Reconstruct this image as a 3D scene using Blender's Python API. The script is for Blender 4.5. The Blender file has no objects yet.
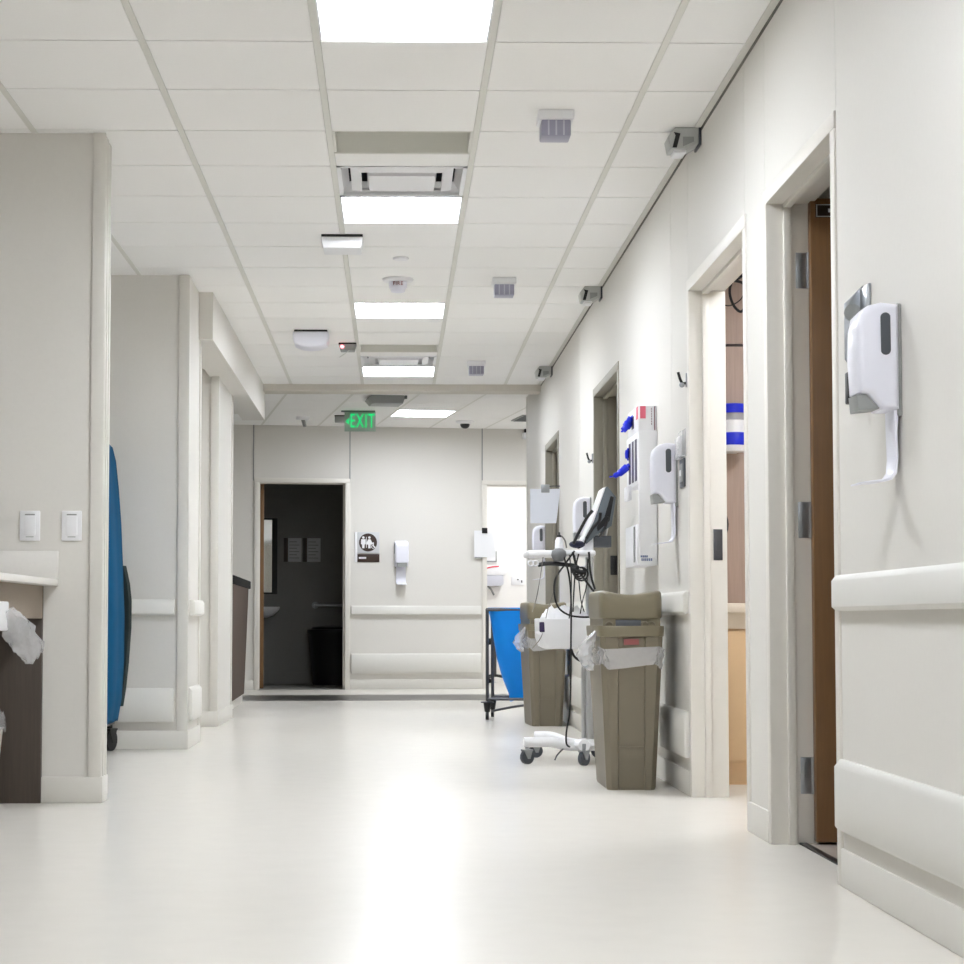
import bpy, bmesh, math, random
from mathutils import Vector, Matrix
random.seed(7)
R = math.radians
S = bpy.context.scene
COL = S.collection

# ------------------------------------------------------------------ helpers
def lin(c):
    return tuple(((v/255)/12.92 if v/255 <= .04045 else ((v/255+.055)/1.055)**2.4) for v in c) + (1,)

def mat(name, rgb, rough=.5, metal=0., spec=.5, var=0., vscale=30., bump=0., bscale=200., coat=0., trans=0., alpha=1., emit=0., ecol=None, stretch=None):
    m = bpy.data.materials.new(name); m.use_nodes = True
    nt = m.node_tree; b = nt.nodes['Principled BSDF']
    b.inputs['Base Color'].default_value = lin(rgb)
    b.inputs['Roughness'].default_value = rough
    b.inputs['Metallic'].default_value = metal
    b.inputs['Specular IOR Level'].default_value = spec
    b.inputs['Coat Weight'].default_value = coat
    b.inputs['Coat Roughness'].default_value = .08
    b.inputs['Transmission Weight'].default_value = trans
    b.inputs['Alpha'].default_value = alpha
    if emit:
        b.inputs['Emission Color'].default_value = lin(ecol or rgb)
        b.inputs['Emission Strength'].default_value = emit
    tc = nt.nodes.new('ShaderNodeTexCoord'); mp = nt.nodes.new('ShaderNodeMapping')
    nt.links.new(tc.outputs['Object'], mp.inputs['Vector'])
    if stretch: mp.inputs['Scale'].default_value = stretch
    n = nt.nodes.new('ShaderNodeTexNoise'); n.inputs['Scale'].default_value = vscale
    n.inputs['Detail'].default_value = 4
    nt.links.new(mp.outputs['Vector'], n.inputs['Vector'])
    v = max(var, .01)
    mx = nt.nodes.new('ShaderNodeMix'); mx.data_type = 'RGBA'
    c = lin(rgb)
    mx.inputs['A'].default_value = tuple(max(0, x*(1-v)) for x in c[:3]) + (1,)
    mx.inputs['B'].default_value = tuple(min(1, x*(1+v)) for x in c[:3]) + (1,)
    nt.links.new(n.outputs['Fac'], mx.inputs['Factor'])
    nt.links.new(mx.outputs['Result'], b.inputs['Base Color'])
    if bump:
        n2 = nt.nodes.new('ShaderNodeTexNoise'); n2.inputs['Scale'].default_value = bscale
        nt.links.new(tc.outputs['Object'], n2.inputs['Vector'])
        bp = nt.nodes.new('ShaderNodeBump'); bp.inputs['Strength'].default_value = bump; bp.inputs['Distance'].default_value = .002
        nt.links.new(n2.outputs['Fac'], bp.inputs['Height']); nt.links.new(bp.outputs['Normal'], b.inputs['Normal'])
    return m

WHITE_WALL = mat('wall paint', (222, 219, 213), .55, spec=.3, var=.02, vscale=60, bump=.08, bscale=350)
TRIMW = mat('rail vinyl', (222, 220, 214), .4, spec=.4, var=.015, vscale=40)
FRAMEW = mat('door frame paint', (226, 222, 214), .4, spec=.4, var=.02)
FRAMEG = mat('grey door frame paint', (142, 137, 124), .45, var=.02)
BASEB = mat('baseboard vinyl', (220, 217, 210), .4, spec=.4, var=.02)
TILE = mat('ceiling tile', (247, 246, 244), .9, spec=.1, var=.02, vscale=90, bump=.15, bscale=500)
BAR = mat('ceiling grid bar', (222, 221, 214), .5, var=.01)
BACKG = mat('plenum', (70, 68, 62), .9)
SOFFIT = mat('soffit paint', (205, 200, 190), .6, var=.02)
FLOOR = mat('vinyl floor', (219, 215, 207), .27, spec=.13, var=.035, vscale=9)
FLOORD = mat('dark floor band', (52, 50, 47), .3, var=.05)
FLOORR = mat('room floor', (176, 166, 156), .4, var=.05)
ALU = mat('aluminium', (205, 206, 208), .28, metal=.9)
STEEL = mat('steel', (165, 168, 172), .3, metal=.9)
DKSTEEL = mat('dark steel', (92, 92, 96), .35, metal=.8)
WPL = mat('white plastic', (236, 236, 238), .3, spec=.5)
BPL = mat('bluish white plastic', (230, 230, 240), .28, spec=.5)
GPL = mat('grey plastic', (150, 152, 150), .4)
DGPL = mat('dark grey plastic', (74, 78, 84), .4)
BLACK = mat('black plastic', (18, 18, 20), .4)
LAV = mat('lavender ribbed lens', (158, 157, 176), .3)
WOOD = mat('door wood', (116, 82, 46), .4, var=.22, vscale=6, stretch=(14, 14, .8))
WOODD = mat('dark wood laminate', (72, 62, 54), .5, var=.25, vscale=8, stretch=(12, 12, .6))
WOODM = mat('mid wood laminate', (140, 126, 110), .5, var=.12, vscale=8, stretch=(1, 12, 12))
WOODP = mat('pinkish wood laminate', (178, 156, 142), .5, var=.16, vscale=8, stretch=(14, 14, .7))
DESKB = mat('brown desk laminate', (72, 55, 44), .6, spec=.2, var=.12, vscale=10, stretch=(10, 10, 1))
TAN = mat('tan laminate', (226, 194, 152), .45, var=.03)
TANW = mat('pale counter', (238, 226, 208), .35, var=.02)
BIN = mat('taupe bin plastic', (120, 112, 95), .42, var=.03, bump=.1, bscale=300)
BINL = mat('taupe lid plastic', (124, 116, 95), .35, var=.03)
REDL = mat('red label', (150, 88, 86), .4)
BAG = mat('clear bag film', (240, 240, 242), .25, spec=.6, var=.05, vscale=50, alpha=.42)
BAGC = mat('crumpled clear film', (240, 240, 243), .18, spec=.9, var=.12, vscale=60, alpha=.33, bump=.6, bscale=70)
BLUEC = mat('blue cart cover', (0, 76, 116), .8, spec=.15, var=.06, vscale=14)
GREENK = mat('black green fabric', (22, 38, 38), .8, var=.1)
BLUEB = mat('bright blue bag', (0, 140, 240), .45, spec=.3, var=.1, vscale=8)
BLUEG = mat('blue nitrile', (14, 38, 205), .4, var=.15, vscale=30)
PINK = mat('pink label', (226, 104, 126), .45)
PURP = mat('dark purple', (44, 28, 70), .4)
NAVY = mat('navy rubber', (22, 24, 48), .5)
PAPER = mat('paper sheet', (224, 228, 238), .6)
SIGNG = mat('sign grey', (205, 206, 208), .5)
SIGNB = mat('sign brown', (52, 34, 24), .5)
GREENP = mat('exit sign panel', (178, 196, 182), .3, alpha=.85)
GREENL = mat('exit sign letters', (0, 140, 80), .4, emit=.3, ecol=(20, 215, 120))
REDLED = mat('red led', (255, 90, 100), .4, emit=2.0, ecol=(255, 110, 120))
LAMP = mat('lamp diffuser', (255, 255, 255), .5, emit=13., ecol=(243, 248, 255))
LAMPW = mat('dimmer lamp diffuser', (255, 255, 255), .5, emit=9., ecol=(246, 249, 255))
LAMPR = mat('lamp reflector', (246, 248, 252), .35)
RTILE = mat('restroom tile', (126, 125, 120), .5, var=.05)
MIRROR = mat('mirror glass', (225, 228, 230), .03, metal=1.)
BLKTOP = mat('black counter top', (14, 13, 12), .7, spec=.08)
SHARP = mat('clear grey tub', (205, 206, 216), .35)
ROPE = mat('black cable rubber', (16, 15, 16), .5)
GCABLE = mat('grey cable rubber', (120, 116, 110), .5)
COUNTW = mat('counter solid surface', (228, 225, 220), .4, var=.03, vscale=80)
DARKLEAF = mat('taupe door leaf', (118, 108, 96), .45, var=.08, vscale=6, stretch=(12, 12, .8))

class MB:
    def __init__(self): self.bm = bmesh.new()
    def _merge(self, t, M=None):
        if M is not None: bmesh.ops.transform(t, matrix=M, verts=t.verts)
        me = bpy.data.meshes.new('tmp'); t.to_mesh(me); t.free()
        self.bm.from_mesh(me); bpy.data.meshes.remove(me)
    def box(self, x0, x1, y0, y1, z0, z1, bev=0, seg=2, M=None):
        t = bmesh.new()
        bmesh.ops.create_cube(t, size=1, matrix=Matrix.Translation(((x0+x1)/2, (y0+y1)/2, (z0+z1)/2)) @ Matrix.Diagonal((abs(x1-x0), abs(y1-y0), abs(z1-z0), 1)))
        if bev: bmesh.ops.bevel(t, geom=list(t.edges), offset=bev, segments=seg, profile=.5, affect='EDGES')
        self._merge(t, M); return self
    def loft(self, rings, cap=True, closed=True):
        t = bmesh.new(); vs = [[t.verts.new(p) for p in r] for r in rings]
        n = len(rings[0])
        for a, b in zip(vs, vs[1:]):
            for i in range(n if closed else n-1):
                j = (i+1) % n
                t.faces.new((a[i], a[j], b[j], b[i]))
        if cap and closed:
            t.faces.new(list(reversed(vs[0]))); t.faces.new(vs[-1])
        bmesh.ops.recalc_face_normals(t, faces=t.faces)
        self._merge(t); return self
    def prism(self, pts, a0, a1, axis='y', bev=0, seg=2):
        def P(p, a):
            return {'y': (p[0], a, p[1]), 'x': (a, p[0], p[1]), 'z': (p[0], p[1], a)}[axis]
        t = bmesh.new()
        A = [t.verts.new(P(p, a0)) for p in pts]; B = [t.verts.new(P(p, a1)) for p in pts]
        n = len(pts)
        for i in range(n): t.faces.new((A[i], A[(i+1) % n], B[(i+1) % n], B[i]))
        t.faces.new(A); t.faces.new(B)
        bmesh.ops.recalc_face_normals(t, faces=t.faces)
        if bev:
            rims = [e for e in t.edges if (e.verts[0] in A and e.verts[1] in A) or (e.verts[0] in B and e.verts[1] in B)]
            bmesh.ops.bevel(t, geom=rims, offset=bev, segments=seg, profile=.5, affect='EDGES')
        self._merge(t); return self
    def tube(self, pts, r, seg=8, smooth=True, closed=False):
        P = [Vector(p) for p in pts]
        if smooth and len(P) > 2:
            Q = []
            for i in range(len(P)-1):
                a, b, c, d = P[max(i-1, 0)], P[i], P[i+1], P[min(i+2, len(P)-1)]
                for k in range(6):
                    s = k/6
                    Q.append(.5*((2*b)+(c-a)*s+(2*a-5*b+4*c-d)*s*s+(3*b-a-3*c+d)*s**3))
            Q.append(P[-1]); P = Q
        rings = []; up = None
        for i, p in enumerate(P):
            d = (P[min(i+1, len(P)-1)]-P[max(i-1, 0)]).normalized()
            if up is None:
                up = Vector((0, 0, 1)) if abs(d.z) < .9 else Vector((1, 0, 0))
            s = d.cross(up).normalized(); up = s.cross(d).normalized()
            rr = r[min(int(i*len(r)/len(P)), len(r)-1)] if isinstance(r, (list, tuple)) else r
            rings.append([p+(s*math.cos(2*math.pi*k/seg)+up*math.sin(2*math.pi*k/seg))*rr for k in range(seg)])
        return self.loft(rings)
    def cyl(self, p0, p1, r, r1=None, seg=20):
        p0, p1 = Vector(p0), Vector(p1); d = (p1-p0).normalized()
        up = Vector((0, 0, 1)) if abs(d.z) < .9 else Vector((1, 0, 0))
        s = d.cross(up).normalized(); u = s.cross(d)
        f = lambda p, q: [p+(s*math.cos(2*math.pi*k/seg)+u*math.sin(2*math.pi*k/seg))*q for k in range(seg)]
        return self.loft([f(p0, r), f(p1, r if r1 is None else r1)])
    def lathe(self, prof, c=(0, 0, 0), seg=28, M=None):
        rings = [[Vector((max(r, 1e-4)*math.cos(2*math.pi*k/seg), max(r, 1e-4)*math.sin(2*math.pi*k/seg), z)) for k in range(seg)] for r, z in prof]
        T = Matrix.Translation(c) @ (M or Matrix())
        return self.loft([[T @ p for p in r] for r in rings])
    def torus(self, c, R0, r, axis='z', seg=24, a0=0, a1=360):
        pts = []
        for k in range(seg+1):
            t = R(a0+(a1-a0)*k/seg); x, y = R0*math.cos(t), R0*math.sin(t)
            o = {'z': (x, y, 0), 'y': (x, 0, y), 'x': (0, x, y)}[axis]
            pts.append(tuple(c[i]+o[i] for i in range(3)))
        return self.tube(pts, r, 8, smooth=False)
    def ball(self, c, rad, M=None):
        t = bmesh.new(); bmesh.ops.create_uvsphere(t, u_segments=20, v_segments=12, radius=1, matrix=Matrix.Translation(c) @ Matrix.Diagonal((*rad, 1)))
        self._merge(t, M); return self
    def build(self, name, m, parent=None, loc=None, rot=None, smooth=True, ang=38, label=None):
        me = bpy.data.meshes.new(name)
        self.bm.to_mesh(me); self.bm.free()
        me.materials.append(m)
        if smooth:
            me.polygons.foreach_set('use_smooth', [True]*len(me.polygons)); me.set_sharp_from_angle(angle=R(ang))
        o = bpy.data.objects.new(name, me); COL.objects.link(o)
        if parent is not None: o.parent = parent
        if loc is not None: o.location = loc
        if rot is not None: o.rotation_euler = (0, 0, rot)
        if label: o['label'] = label
        return o

def tag(o, label, cat, group=None, kind=None):
    o['label'] = label; o['category'] = cat
    if group: o['group'] = group
    if kind: o['kind'] = kind
    return o

def thing(name, label, cat, loc=(0, 0, 0), rotz=0, group=None):
    o = bpy.data.objects.new(name, None); COL.objects.link(o)
    o.location = loc; o.rotation_euler = (0, 0, rotz); o.empty_display_size = .1
    return tag(o, label, cat, group)

def struct(o, label, cat):
    o['kind'] = 'structure'; o['label'] = label; o['category'] = cat
    return o

def copy_thing(root, loc, rotz, label):
    r = root.copy(); COL.objects.link(r); r.location = loc; r.rotation_euler = (0, 0, rotz); r['label'] = label
    for ch in list(root.children):
        c = ch.copy(); COL.objects.link(c); c.parent = r
        for g in list(ch.children):
            d = g.copy(); COL.objects.link(d); d.parent = c
    return r

def text_mesh(body, size, depth, name, m, parent, loc, rot, squeeze=1.):
    cu = bpy.data.curves.new(name, 'FONT'); cu.body = body; cu.size = size; cu.extrude = depth; cu.align_x = 'CENTER'; cu.align_y = 'CENTER'
    cu.offset = size*.008; cu.space_character = 1.12
    t = bpy.data.objects.new('tmp_text', cu); COL.objects.link(t)
    dg = bpy.context.evaluated_depsgraph_get(); me = bpy.data.meshes.new_from_object(t.evaluated_get(dg))
    bpy.data.objects.remove(t); bpy.data.curves.remove(cu)
    me.name = name; me.materials.clear(); me.materials.append(m)
    o = bpy.data.objects.new(name, me); COL.objects.link(o); o.parent = parent
    o.location = loc; o.rotation_euler = rot; o.scale = (squeeze, 1, 1)
    return o

# ------------------------------------------------------------------ dimensions
HC = 2.745           # corridor ceiling
XW = 1.25            # right wall face
AF = R(8.5)          # turn of the far end
OF = (-.47, 20.75, 0)
HF = 2.84            # far ceiling
T = .611
ROW = lambda k: 6.585+T*k
XB, XC = -.27, .338

# ------------------------------------------------------------------ floor
fl = MB().box(-4.9, 5.3, -3, 25, -.1, 0).build('floor', FLOOR, smooth=False); struct(fl, 'pale cream glossy vinyl floor along the corridor', 'floor')
o = MB().prism([(-3.2, 17.6), (1.6, 18.02), (1.6, 19.42), (-3.2, 18.9)], .0, .0015, 'z').build('trim_1', FLOORD, smooth=False)
struct(o, 'dark grey floor band in front of the far wall', 'floor band')
o = MB().box(1.36, 4.4, 4.0, 6.5, 0, .003).build('trim_2', FLOORR, smooth=False); struct(o, 'beige grey floor inside the nearest right doorway', 'floor')
o = MB().box(1.335, 1.362, 5.41, 6.36, 0, .006, .002).build('trim_3', BLACK, smooth=False); struct(o, 'thin dark threshold strip of the nearest right doorway', 'threshold')

# ------------------------------------------------------------------ ceiling
XS = [-1.483-T*5+i*T for i in range(9)]  # grid lines
XS = [-1.483-T*k for k in range(5, 0, -1)]+[-1.483, -.876, XB, XC, .945, 1.235]
LIGHTS = (-11, -6, -1, 4, 9, 14)
DIFF = (3, 13); SLOT = (2, 12)
ce = MB()
for k in range(-15, 16):
    y0, y1 = ROW(k), ROW(k+1)
    for i in range(len(XS)-1):
        x0, x1 = XS[i], XS[i+1]
        if abs(x0-XB) < .01 and (k in LIGHTS or k in DIFF): continue
        if x0 < -3 and x0 > -3.5 and k in (-7, 1): continue
        a = y0+.37 if (abs(x0-XB) < .01 and k in SLOT) else y0
        ce.box(x0+.014, x1-.014, a+.0048, y1-.0048, HC, HC+.018)
ce.box(-4.7, 1.25, ROW(16), ROW(16)+.02, HC, HC+.018)
ceil = ce.build('ceiling', TILE, smooth=False); struct(ceil, 'off-white suspended tile ceiling over the corridor', 'ceiling')
# backing above the tiles, with holes where fixtures sit
bk = MB(); cuts = sorted([(ROW(k), ROW(k+1)) for k in LIGHTS+DIFF]+[(ROW(k), ROW(k)+.37) for k in SLOT])
bk.box(-4.75, XB-.0, -3, 16.3, HC+.0185, HC+.03); bk.box(XC, 1.3, -3, 16.3, HC+.0185, HC+.03)
p = -3
for a, b in cuts:
    bk.box(XB, XC, p, a, HC+.0185, HC+.03); p = b
bk.box(XB, XC, p, 16.3, HC+.0185, HC+.03)
bk.box(-4.75, 1.3, -3, 16.3, HC+.2, HC+.22)
struct(bk.build('ceiling_backing', BACKG, smooth=False), 'dark backing above the corridor ceiling tiles', 'ceiling')
gb = MB()
for x in XS[:-1]: gb.box(x-.0125, x+.0125, -2.8, 16.25, HC-.001, HC+.012)
gb.box(1.222, 1.25, -2.8, 16.25, HC-.003, HC+.01)
struct(gb.build('trim_4', BAR, smooth=False), 'grey lengthwise bars of the corridor ceiling grid', 'ceiling grid')
struct(MB().box(1.2475, 1.25, -2.8, 16.25, HC-.016, HC-.003).build('trim_21', mat('painted shadow line', (112, 110, 102), .7), smooth=False), 'thin painted shadow line along the top of the right wall', 'painted shadow')  # flat strip coloured dark to stand in for the shaded gap under the ceiling
# beam where the near ceiling stops
struct(MB().box(-4.7, 1.3, 16.27, 16.5, 2.688, 2.95, .004).box(-4.7, 1.25, 16.262, 16.27, 2.715, 2.75).build('trim_5', SOFFIT, smooth=False), 'shallow beam across the corridor ceiling before the far hall', 'beam')
# far ceiling, turned with the far end
fc = MB(); fg = MB()
LU, LW = (.75, -1.9), None
for i in range(-8, 9):
    for j in range(-7, 6):
        if (i, j) in ((1, -3), (5, -3)): continue
        u0, w0 = -.355+i*T, .15+j*T
        fc.box(u0+.012, u0+T-.012, w0+.003, w0+T-.003, HF, HF+.018)
    fg.box(-.355+i*T-.012, -.355+i*T+.012, .15-7*T, .15+6*T, HF-.001, HF+.012)
struct(fc.build('ceiling_far', TILE, loc=OF, rot=AF, smooth=False), 'off-white tile ceiling over the far hall, grid running askew', 'ceiling')
struct(fg.build('trim_6', BAR, loc=OF, rot=AF, smooth=False), 'grey bars of the far hall ceiling grid', 'ceiling grid')
struct(MB().box(-4.9, 5.3, 16.3, 25, HF+.1, HF+.14).build('ceiling_far_backing', BACKG, smooth=False), 'dark backing above the far hall ceiling', 'ceiling')
struct(MB().box(1.3, 5.3, 3.3, 18, 2.6, 2.7).build('ceiling_rooms', TILE, smooth=False), 'plain ceiling of the side rooms on the right', 'ceiling')

# ------------------------------------------------------------------ walls
DOORS = dict(A=(5.41, 6.355), B=(6.79, 8.05), C=(10.66, 11.9), D=(14.56, 15.72))
w = MB(); p = -2.6
HT = 2.95
for a, b in DOORS.values():
    w.box(XW, 1.37, p, a-.045, 0, HT); w.box(XW, 1.37, a-.045, b+.045, 2.175, HT); p = b+.045
w.box(XW, 1.37, p, 18.0, 0, HT)
struct(w.build('wall_right', WHITE_WALL, smooth=False), 'long bright off-white wall along the right side of the corridor', 'wall')
struct(MB().box(-1.36, -1.0, 0, .1, 0, 1).box(-4.8, 5.2, -2.7, -2.6, 0, HT).build('wall_back', WHITE_WALL, smooth=False), 'wall closing the corridor behind the viewpoint', 'wall') if False else struct(MB().box(-4.8, 5.2, -2.7, -2.6, 0, HT).build('wall_back', WHITE_WALL, smooth=False), 'wall closing the corridor behind the viewpoint', 'wall')
struct(MB().box(-4.85, -4.7, -2.7, 24, 0, HT).build('wall_left', WHITE_WALL, smooth=False), 'outer wall at the far left of the open station', 'wall')
struct(MB().box(4.6, 4.75, 3.3, 25, 0, HT).build('wall_side_rooms', WHITE_WALL, smooth=False), 'outer wall of the side rooms on the right', 'wall')
rp = MB()
for y in (3.3, 6.5, 9.3, 13.1, 17.85): rp.box(1.37, 4.6, y, y+.12, 0, HT)
struct(rp.build('wall_room_partitions', WHITE_WALL, smooth=False), 'partition walls between the side rooms on the right', 'wall')
# corner edge of the right wall
struct(MB().box(1.243, 1.262, 17.96, 18.006, 0, 2.84).build('trim_7', BAR, smooth=False), 'grey corner guard where the right wall ends', 'corner guard')
# left walls
def wing(name, x0, x1, y0, y1, label, top=HC+.02):
    struct(MB().box(x0, x1, y0, y1, 0, top).build(name, WHITE_WALL, smooth=False), label, 'wall')
wing('wall_left_near', -4.7, -1.195, 7.86, 7.98, 'near left wing wall with two switch plates, its end facing the corridor')
wing('wall_left_middle', -2.6, -1.195, 11.12, 11.8, 'middle left wing wall behind the blue covered cart')
wing('wall_left_far', -2.6, -1.24, 13.5, 14.66, 'narrow left wall pier beyond the middle wing wall')
struct(MB().box(-2.75, -2.6, 7.98, 14.66, 0, HC+.02).build('wall_alcove', WHITE_WALL, smooth=False), 'back wall of the left alcoves', 'wall')
g = MB().box(-1.24, -1.188, 7.845, 7.862, .1, HC, .003).box(-1.197, -1.185, 7.85, 7.99, .1, HC-.02, .004).box(-1.187, -1.18, 7.87, 7.90, .1, HC-.03, .003).box(-1.187, -1.18, 7.93, 7.96, .1, HC-.03, .003)
struct(g.build('trim_8', BASEB), 'beaded corner guard on the end of the near left wall', 'corner guard')
g = MB().box(-1.25, -1.188, 11.106, 11.122, .1, HC, .003).box(-1.198, -1.188, 11.11, 11.18, .1, HC, .003).box(-1.198, -1.186, 11.75, 11.802, .1, 2.45, .003)
struct(g.build('trim_9', BASEB), 'corner guard on the middle left wall', 'corner guard')
g = MB().box(-1.29, -1.232, 13.487, 13.502, .1, 2.5, .003).box(-1.242, -1.232, 13.49, 13.55, .1, 2.5, .003).box(-1.242, -1.23, 14.62, 14.665, .1, 2.5, .003)
struct(g.build('trim_10', BASEB), 'corner guard on the far left pier', 'corner guard')
struct(MB().box(-1.3, -1.11, 11.70, 16.45, 2.455, HC+.02).box(-1.9, -1.28, 11.81, 16.45, 2.51, HC+.02).build('trim_11', WHITE_WALL, smooth=False), 'long dropped header above the openings on the left', 'header')
# seams and caps
sm = MB()
for y, z0 in ((5.36, 2.17), (6.40, 2.17), (6.775, 2.17), (8.095, 2.17), (8.6, 1.66), (3.0, .9), (12.9, .9)):
    sm.box(1.2492, 1.2505, y-.0015, y+.0015, z0, HC-.02)
struct(sm.build('trim_12', BAR, smooth=False), 'thin panel seams on the right wall', 'wall seam')

# far wall, in its own turned frame
fw = MB(); D1 = (-.985, -.06); D2 = (1.5, 2.42)
for a, b in ((-4.6, D1[0]-.05), (D1[1]+.05, D2[0]-.05), (D2[1]+.05, 4.4)): fw.box(a, b, 0, .12, 0, HT)
fw.box(D1[0]-.05, D1[1]+.05, 0, .12, 2.245, HT); fw.box(D2[0]-.05, D2[1]+.05, 0, .12, 2.245, HT)
struct(fw.build('wall_far', WHITE_WALL, loc=OF, rot=AF, smooth=False), 'off-white wall closing the far end of the corridor', 'wall')
s = MB()
for u in (-1.05, -.008, 1.45): s.box(u-.006, u+.006, -.004, .002, 2.24, HF)
struct(s.build('trim_14', GPL, loc=OF, rot=AF, smooth=False), 'vertical panel seams above the far doors', 'wall seam')
rs = MB().box(-1.12, -1.0, .12, 2.05, 0, 2.6).box(.95, 1.05, .12, 2.05, 0, 2.6).box(-1.12, 1.05, 1.95, 2.05, 0, 2.6).box(-1.12, 1.05, .12, 2.05, 2.5, 2.6)
for z in (.95, .55, 1.4): rs.box(-1.0, .95, 1.946, 1.951, z, z+.006)
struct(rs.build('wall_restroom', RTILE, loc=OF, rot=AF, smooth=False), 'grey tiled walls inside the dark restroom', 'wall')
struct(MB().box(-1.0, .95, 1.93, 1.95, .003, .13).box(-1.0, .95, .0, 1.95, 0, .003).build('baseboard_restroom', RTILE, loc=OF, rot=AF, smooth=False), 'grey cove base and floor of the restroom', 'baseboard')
br = MB().box(1.2, 1.32, .12, 2.6, 0, 2.9).box(4.0, 4.1, .12, 2.6, 0, 2.9).box(1.2, 4.1, 2.3, 2.4, 0, 2.9).box(1.2, 4.1, .12, 2.4, 2.7, 2.9)
struct(br.build('wall_bright_room', mat('bright room paint', (238, 236, 233), .6, var=.01), loc=OF, rot=AF, smooth=False), 'white walls of the brightly lit room at the far right', 'wall')

# baseboards
def baseb(name, boxes, label, loc=None, rot=None):
    m = MB()
    for b in boxes: m.box(*b, .0, .105, .004)
    struct(m.build(name, BASEB, loc=loc, rot=rot), label, 'baseboard')
bb = []
segs = [(-2.6, 5.36), (6.405, 6.77), (8.1, 10.61), (11.95, 14.51), (15.77, 18.0)]
for a, b in segs: bb.append((1.241, 1.251, a, b))
baseb('baseboard_right', bb, 'vinyl baseboard along the right wall')
baseb('baseboard_left', [(-1.43, -1.179, 7.844, 7.862), (-1.194, -1.179, 7.862, 7.99), (-2.6, -1.182, 11.105, 11.122), (-1.194, -1.182, 11.122, 11.81), (-1.9, -1.225, 13.485, 13.502), (-1.24, -1.225, 13.502, 14.67)], 'vinyl baseboard round the left wing walls')
baseb('baseboard_far', [(-4.5, -1.04, -.014, .001), (-.005, 1.445, -.014, .001), (2.48, 4.4, -.014, .001)], 'vinyl baseboard along the far wall', OF, AF)
m = MB().box(-4.5, -1.04, -.004, .001, .005, 0.012)

# ------------------------------------------------------------------ doors
def door(name, key, label, fmat, leaf=None, hmat=None, leaflabel=None):
    a, b = DOORS[key]; m = MB(); fo = .05; x0, x1 = 1.243, 1.40
    m.box(x0, x1, a-fo, a, 0, 2.13, .003); m.box(x0, x1, b, b+fo, 0, 2.13, .003); m.box(x0, x1, a-fo, b+fo, 2.13, 2.18, .003)
    m.box(1.30, 1.326, b-.016, b+.001, 0, 2.13, .002); m.box(1.30, 1.326, a-.001, a+.016, 0, 2.13, .002); m.box(1.30, 1.326, a, b, 2.114, 2.131, .002)
    fr = m.build(name, fmat); struct(fr, label, 'door frame')
    if leaf:
        hz = (.226, 1.07, 1.905) if key == 'A' else (.24, 1.08)
        L = MB().box(1.384, 1.384+(b-a)-.01, b-.046, b-.002, .012, 2.14, .002).build('door_leaf', leaf, fr)
        if leaflabel: L['label'] = leaflabel
        for z in hz:
            h = MB().box(1.342, 1.383, b-.0035, b+.0005, z-.06, z+.06, .001).cyl((1.3825, b-.004, z-.06), (1.3825, b-.004, z+.06), .006, seg=10)
            for dz in (-.045, 0, .045): h.cyl((1.366-.008*(dz == 0), b-.0034, z+dz), (1.366-.008*(dz == 0), b-.006, z+dz), .006, seg=10)
            h.build('hinge', hmat, L)
    return fr
fA = door('door_1', 'A', 'off-white frame of the nearest right doorway, wood door standing open inside', FRAMEW, WOOD, STEEL, 'brown wood door leaf')
fB = door('door_2', 'B', 'wide off-white frame of the second right doorway, showing wood panels inside', FRAMEW)
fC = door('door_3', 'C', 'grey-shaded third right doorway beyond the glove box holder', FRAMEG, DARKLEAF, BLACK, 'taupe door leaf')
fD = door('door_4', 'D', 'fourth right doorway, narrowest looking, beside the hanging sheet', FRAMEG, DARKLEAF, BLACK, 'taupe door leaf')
leafA = [c for c in fA.children][0]
MB().box(1.40, 1.51, 6.3065, 6.3095, 2.075, 2.12).build('door_tag', SIGNB, leafA, label='small dark rating tag with pale marks')
tg = MB()
for z in (2.077, 2.116): tg.box(1.402, 1.508, 6.3055, 6.307, z, z+.0025)
for x in (1.403, 1.505): tg.box(x, x+.0025, 6.3055, 6.307, 2.077, 2.118)
for i in range(5): tg.box(1.442+i*.011, 1.449+i*.011, 6.3055, 6.307, 2.092, 2.104)
tg.build('tag_lettering', SIGNG, leafA)
MB().box(1.342, 1.38, 8.046, 8.0515, .99, 1.12, .001).box(1.352, 1.37, 8.044, 8.047, 1.03, 1.075).build('strike_plate', DKSTEEL, fB)
def fardoor(name, a, b, label, leaf):
    m = MB()
    m.box(a-.055, a, -.016, .13, 0, 2.222, .003).box(b, b+.055, -.016, .13, 0, 2.222, .003).box(a-.055, b+.055, -.016, .13, 2.222, 2.27, .003)
    m.box(a-.001, a+.014, .06, .08, 0, 2.22).box(b-.014, b+.001, .06, .08, 0, 2.22).box(a, b, .06, .08, 2.21, 2.222)
    f = m.build(name, FRAMEW, loc=OF, rot=AF); struct(f, label, 'door frame')
    if leaf:
        MB().box(a+.016, a+.062, .14, 1.04, .012, 2.21, .002).build('door_leaf', WOOD, f, label='brown wood door leaf swung inward')
    return f
fE = fardoor('door_5', *D1, 'white frame of the dark restroom doorway in the far wall', True)
MB().box(-.0615, -.0575, .085, .125, 1.0, 1.14, .001).cyl((-.0625, .105, 1.07), (-.06, .105, 1.07), .012, seg=12).build('strike_plate', STEEL, fE)
fardoor('door_6', *D2, 'white frame of the doorway into the bright room at the far right', False)

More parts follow.
